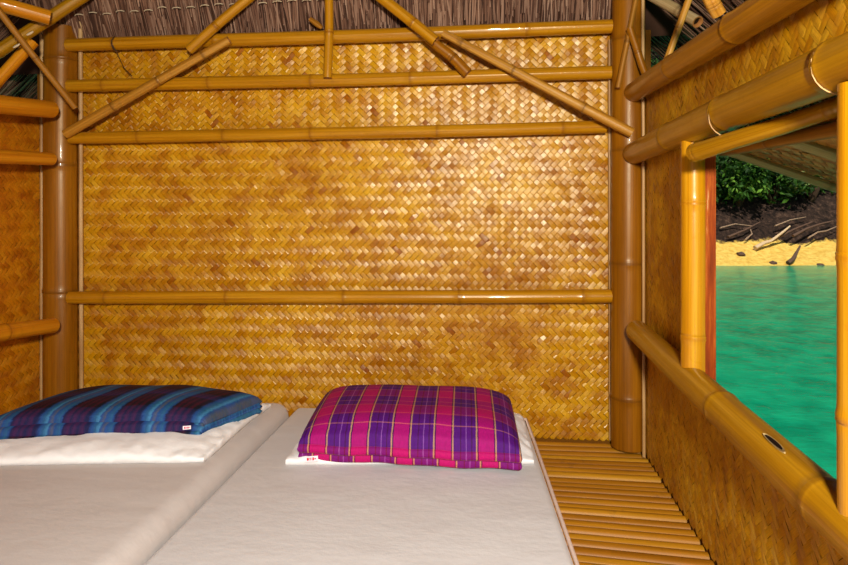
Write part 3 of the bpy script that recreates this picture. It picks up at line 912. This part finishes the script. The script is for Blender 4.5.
def leafmat(name, a, b, c_):
    t = NT(name)
    c = t.ramp(t.island(), [(0, lin(a)), (.6, lin(b)), (1, lin(c_))])
    t.b.inputs['Subsurface Weight'].default_value = 0
    return t.base(c, .7, .25)
M_leaf = [leafmat('dark_leaves', (16, 38, 8), (34, 66, 12), (64, 104, 22)), leafmat('mid_leaves', (26, 58, 10), (52, 92, 18), (110, 150, 50)), leafmat('sunlit_tone_leaves', (44, 80, 16), (90, 126, 40), (190, 204, 130))]  # pale ends of the ramps paint lit leaf highlights into the colour
M_bark = NT('bark').base(lin((70, 54, 42)), .9, .1)
M_drift = NT('driftwood').base(lin((206, 176, 140)), .8, .2)
M_root_grey = NT('grey_root').base(lin((150, 124, 102)), .9, .1)
M_root = NT('dark_root').base(lin((96, 74, 62)), .9, .1)
def shrub(l, d, z, w, h, nleaf, mi, label, seed):
    rnd = random.Random(seed)
    base = shore(l, d, z)
    root = empty('shrub', base, label, 'shrub', 'shrubs on the wooded bank')
    inv = Matrix.Translation(-base)
    mb = MB()
    for k in range(5):
        a = rnd.uniform(0, 6.28)
        tip = base + Vector((math.cos(a) * w * .35, math.sin(a) * w * .35, h * rnd.uniform(.5, .85)))
        mid_ = base.lerp(tip, .5) + Vector((rnd.gauss(0, .08), rnd.gauss(0, .08), .1))
        tube_into(mb, [base + Vector((0, 0, -.15)), mid_, tip], [.05, .03, .012], 6, None, True, 0, 0)
    o = mb.obj('branches', [M_bark], root); o.matrix_parent_inverse = inv
    mb = MB()
    cl = [(Vector((rnd.gauss(0, w * .26), rnd.gauss(0, w * .26), h * rnd.uniform(.25, .95))), rnd.uniform(.22, .42) * w) for _ in range(16)]
    for k in range(nleaf):
        cc, rr = rnd.choice(cl)
        dv = Vector((rnd.gauss(0, 1), rnd.gauss(0, 1), rnd.gauss(0, .8))).normalized() * rr * rnd.uniform(.5, 1)
        p = base + cc + dv
        nn = (dv.normalized() + Vector((rnd.gauss(0, .6), rnd.gauss(0, .6), .6 + rnd.gauss(0, .4)))).normalized()
        a = nn.cross(Vector((rnd.random() - .5, rnd.random() - .5, rnd.random() - .5))).normalized(); b_ = nn.cross(a)
        ln = rnd.uniform(.05, .11); wd = ln * .42
        mb.add([p - a * ln, p + b_ * wd - nn * .01, p + a * ln - nn * .03, p - b_ * wd - nn * .01, p + nn * .008], [(0, 4, 1), (1, 4, 2), (2, 4, 3), (3, 4, 0)])
    o = mb.obj('foliage', [M_leaf[mi]], root, smooth=False); o.matrix_parent_inverse = inv
# those seen through the window, then the ones a step to the side would show
spots = [
 (6.6, 15.1, .75, 1.5, 1.5, 900, 0, 'dark green shrub at left in the window view, right beside the red brown board'),
 (7.5, 15.0, .85, 1.3, .9, 800, 1, 'mid green leafy shrub low on the bank at the middle left of the window view'),
 (8.4, 15.2, .85, 1.5, 1.2, 900, 0, 'dark shrub above the driftwood in the middle of the window view'),
 (9.3, 15.1, .95, 1.2, .9, 700, 2, 'shrub with pale sunlit leaves beside the right window post'),
 (10.4, 15.3, .9, 1.6, 1.6, 800, 0, 'dark green shrub half hidden by the right window post'),
 (7.2, 16.6, 1.7, 2.2, 2.2, 1100, 0, 'tall dark shrub higher on the bank behind the mid green one'),
 (9.0, 16.8, 1.8, 2.4, 2.4, 1100, 1, 'tall mid green shrub higher on the bank under the shutter edge'),
 (5.4, 15.6, 1.0, 2.0, 2.4, 700, 1, 'green shrub on the bank hidden behind the red brown board'),
 (10.9, 17.0, 2.0, 2.4, 2.6, 700, 0, 'large dark shrub on the bank beyond the right window post'),
 (8.0, 18.6, 3.6, 3.4, 3.2, 1200, 0, 'biggest dark shrub high on the slope under the shutter'),
 (11.0, 19.5, 4.6, 3.6, 3.4, 900, 0, 'far dark shrub high on the slope, right of the biggest one'),
 (12.2, 15.6, 1.0, 1.8, 1.8, 600, 1, 'green shrub on the bank far right beyond the window post'),
 (13.8, 15.8, 1.1, 2.0, 2.2, 600, 0, 'dark shrub on the bank farthest to the right along the shore'),
 (4.0, 15.6, 1.0, 2.0, 2.2, 600, 0, 'dark shrub on the bank farthest to the left along the shore'),
 (5.6, 18.4, 3.4, 3.2, 3.4, 900, 0, 'far dark shrub high on the slope, left of the biggest one'),
]
for k, (l, d, z, w, h, n_, mi, lb_) in enumerate(spots): shrub(l, d, z, w, h, int(n_ * 1.6), mi, lb_, 100 + k)

def branch(name, pts, r0, r1, mat, label, cat):
    mb = MB(); n = len(pts)
    tube_into(mb, pts, [lerp(r0, r1, i / (n - 1)) for i in range(n)], 8, None, True, 0, 0)
    o = mb.obj(name, [mat]); tag(o, label, cat); recentre(o, pts[0]); return o
def sp(x, y, d): return atD(x, y, d)
branch('driftwood', [sp(755, 248, 13.7), sp(764, 243, 13.8), sp(771, 241, 13.9), sp(783, 232, 14.0), sp(790, 226, 14.1)], .05, .018, M_drift, 'pale driftwood log lying on the sand below the dark bank', 'driftwood')
branch('dark_stick', [sp(788, 263, 13.05), sp(793, 259, 13.1), sp(797, 252, 13.25), sp(800, 246, 13.4)], .05, .02, M_root, 'dark crooked stick standing at the edge of the water', 'stick')
branch('tree_root', [sp(772, 241, 14.0), sp(786, 233, 14.1), sp(797, 228, 14.25), sp(812, 222, 14.4)], .035, .015, M_root, 'grey brown bare root running up the bank from the driftwood', 'root')
branch('tree_root', [sp(793, 236, 14.0), sp(806, 229, 14.15), sp(820, 224, 14.3), sp(833, 221, 14.4)], .035, .015, M_root, 'grey brown bare root on the bank beside the right window post', 'root')
branch('tree_root', [sp(728, 237, 14.1), sp(745, 230, 14.2), sp(760, 222, 14.4)], .03, .014, M_root, 'grey brown bare root on the bank beside the red brown board', 'root')
for pts, lb in (
    ([(720, 228, 14.3), (735, 224, 14.4), (752, 226, 14.35)], 'thin pale root trailing across the dark bank close to the red brown board'),
    ([(775, 226, 14.35), (790, 220, 14.5), (806, 217, 14.55)], 'thin pale root high on the dark bank above the driftwood log'),
    ([(808, 238, 13.95), (818, 232, 14.1), (826, 231, 14.15), (838, 226, 14.3)], 'thin pale root low on the dark bank by the right window post'),
    ([(745, 240, 14.0), (752, 234, 14.15), (750, 228, 14.3)], 'thin pale root climbing the dark bank just left of the driftwood log')):
    branch('tree_root', [sp(*p) for p in pts], .02, .01, M_root_grey, lb, 'root')
def rock(x, y, d, r, label, seed):
    bm = bmesh.new(); bmesh.ops.create_icosphere(bm, subdivisions=3, radius=r)
    for v in bm.verts:
        v.co *= 1 + .35 * mnoise.noise(v.co / r * 1.3 + Vector((seed, 0, 0))); v.co.z *= .6
    me = bpy.data.meshes.new('rock'); bm.to_mesh(me); bm.free()
    o = link('rock', me, M_root); o.location = sp(x, y, d); tag(o, label, 'rock', 'rocks at the waterline')
rock(773, 263, 13.15, .075, 'small dark rock at the waterline left of dark crooked stick', 1)
rock(820, 265, 13.1, .07, 'flat dark rock at the waterline near the right window post', 2)
rock(741, 254, 13.5, .08, 'brown rock on the sand nearest the red brown board', 3)
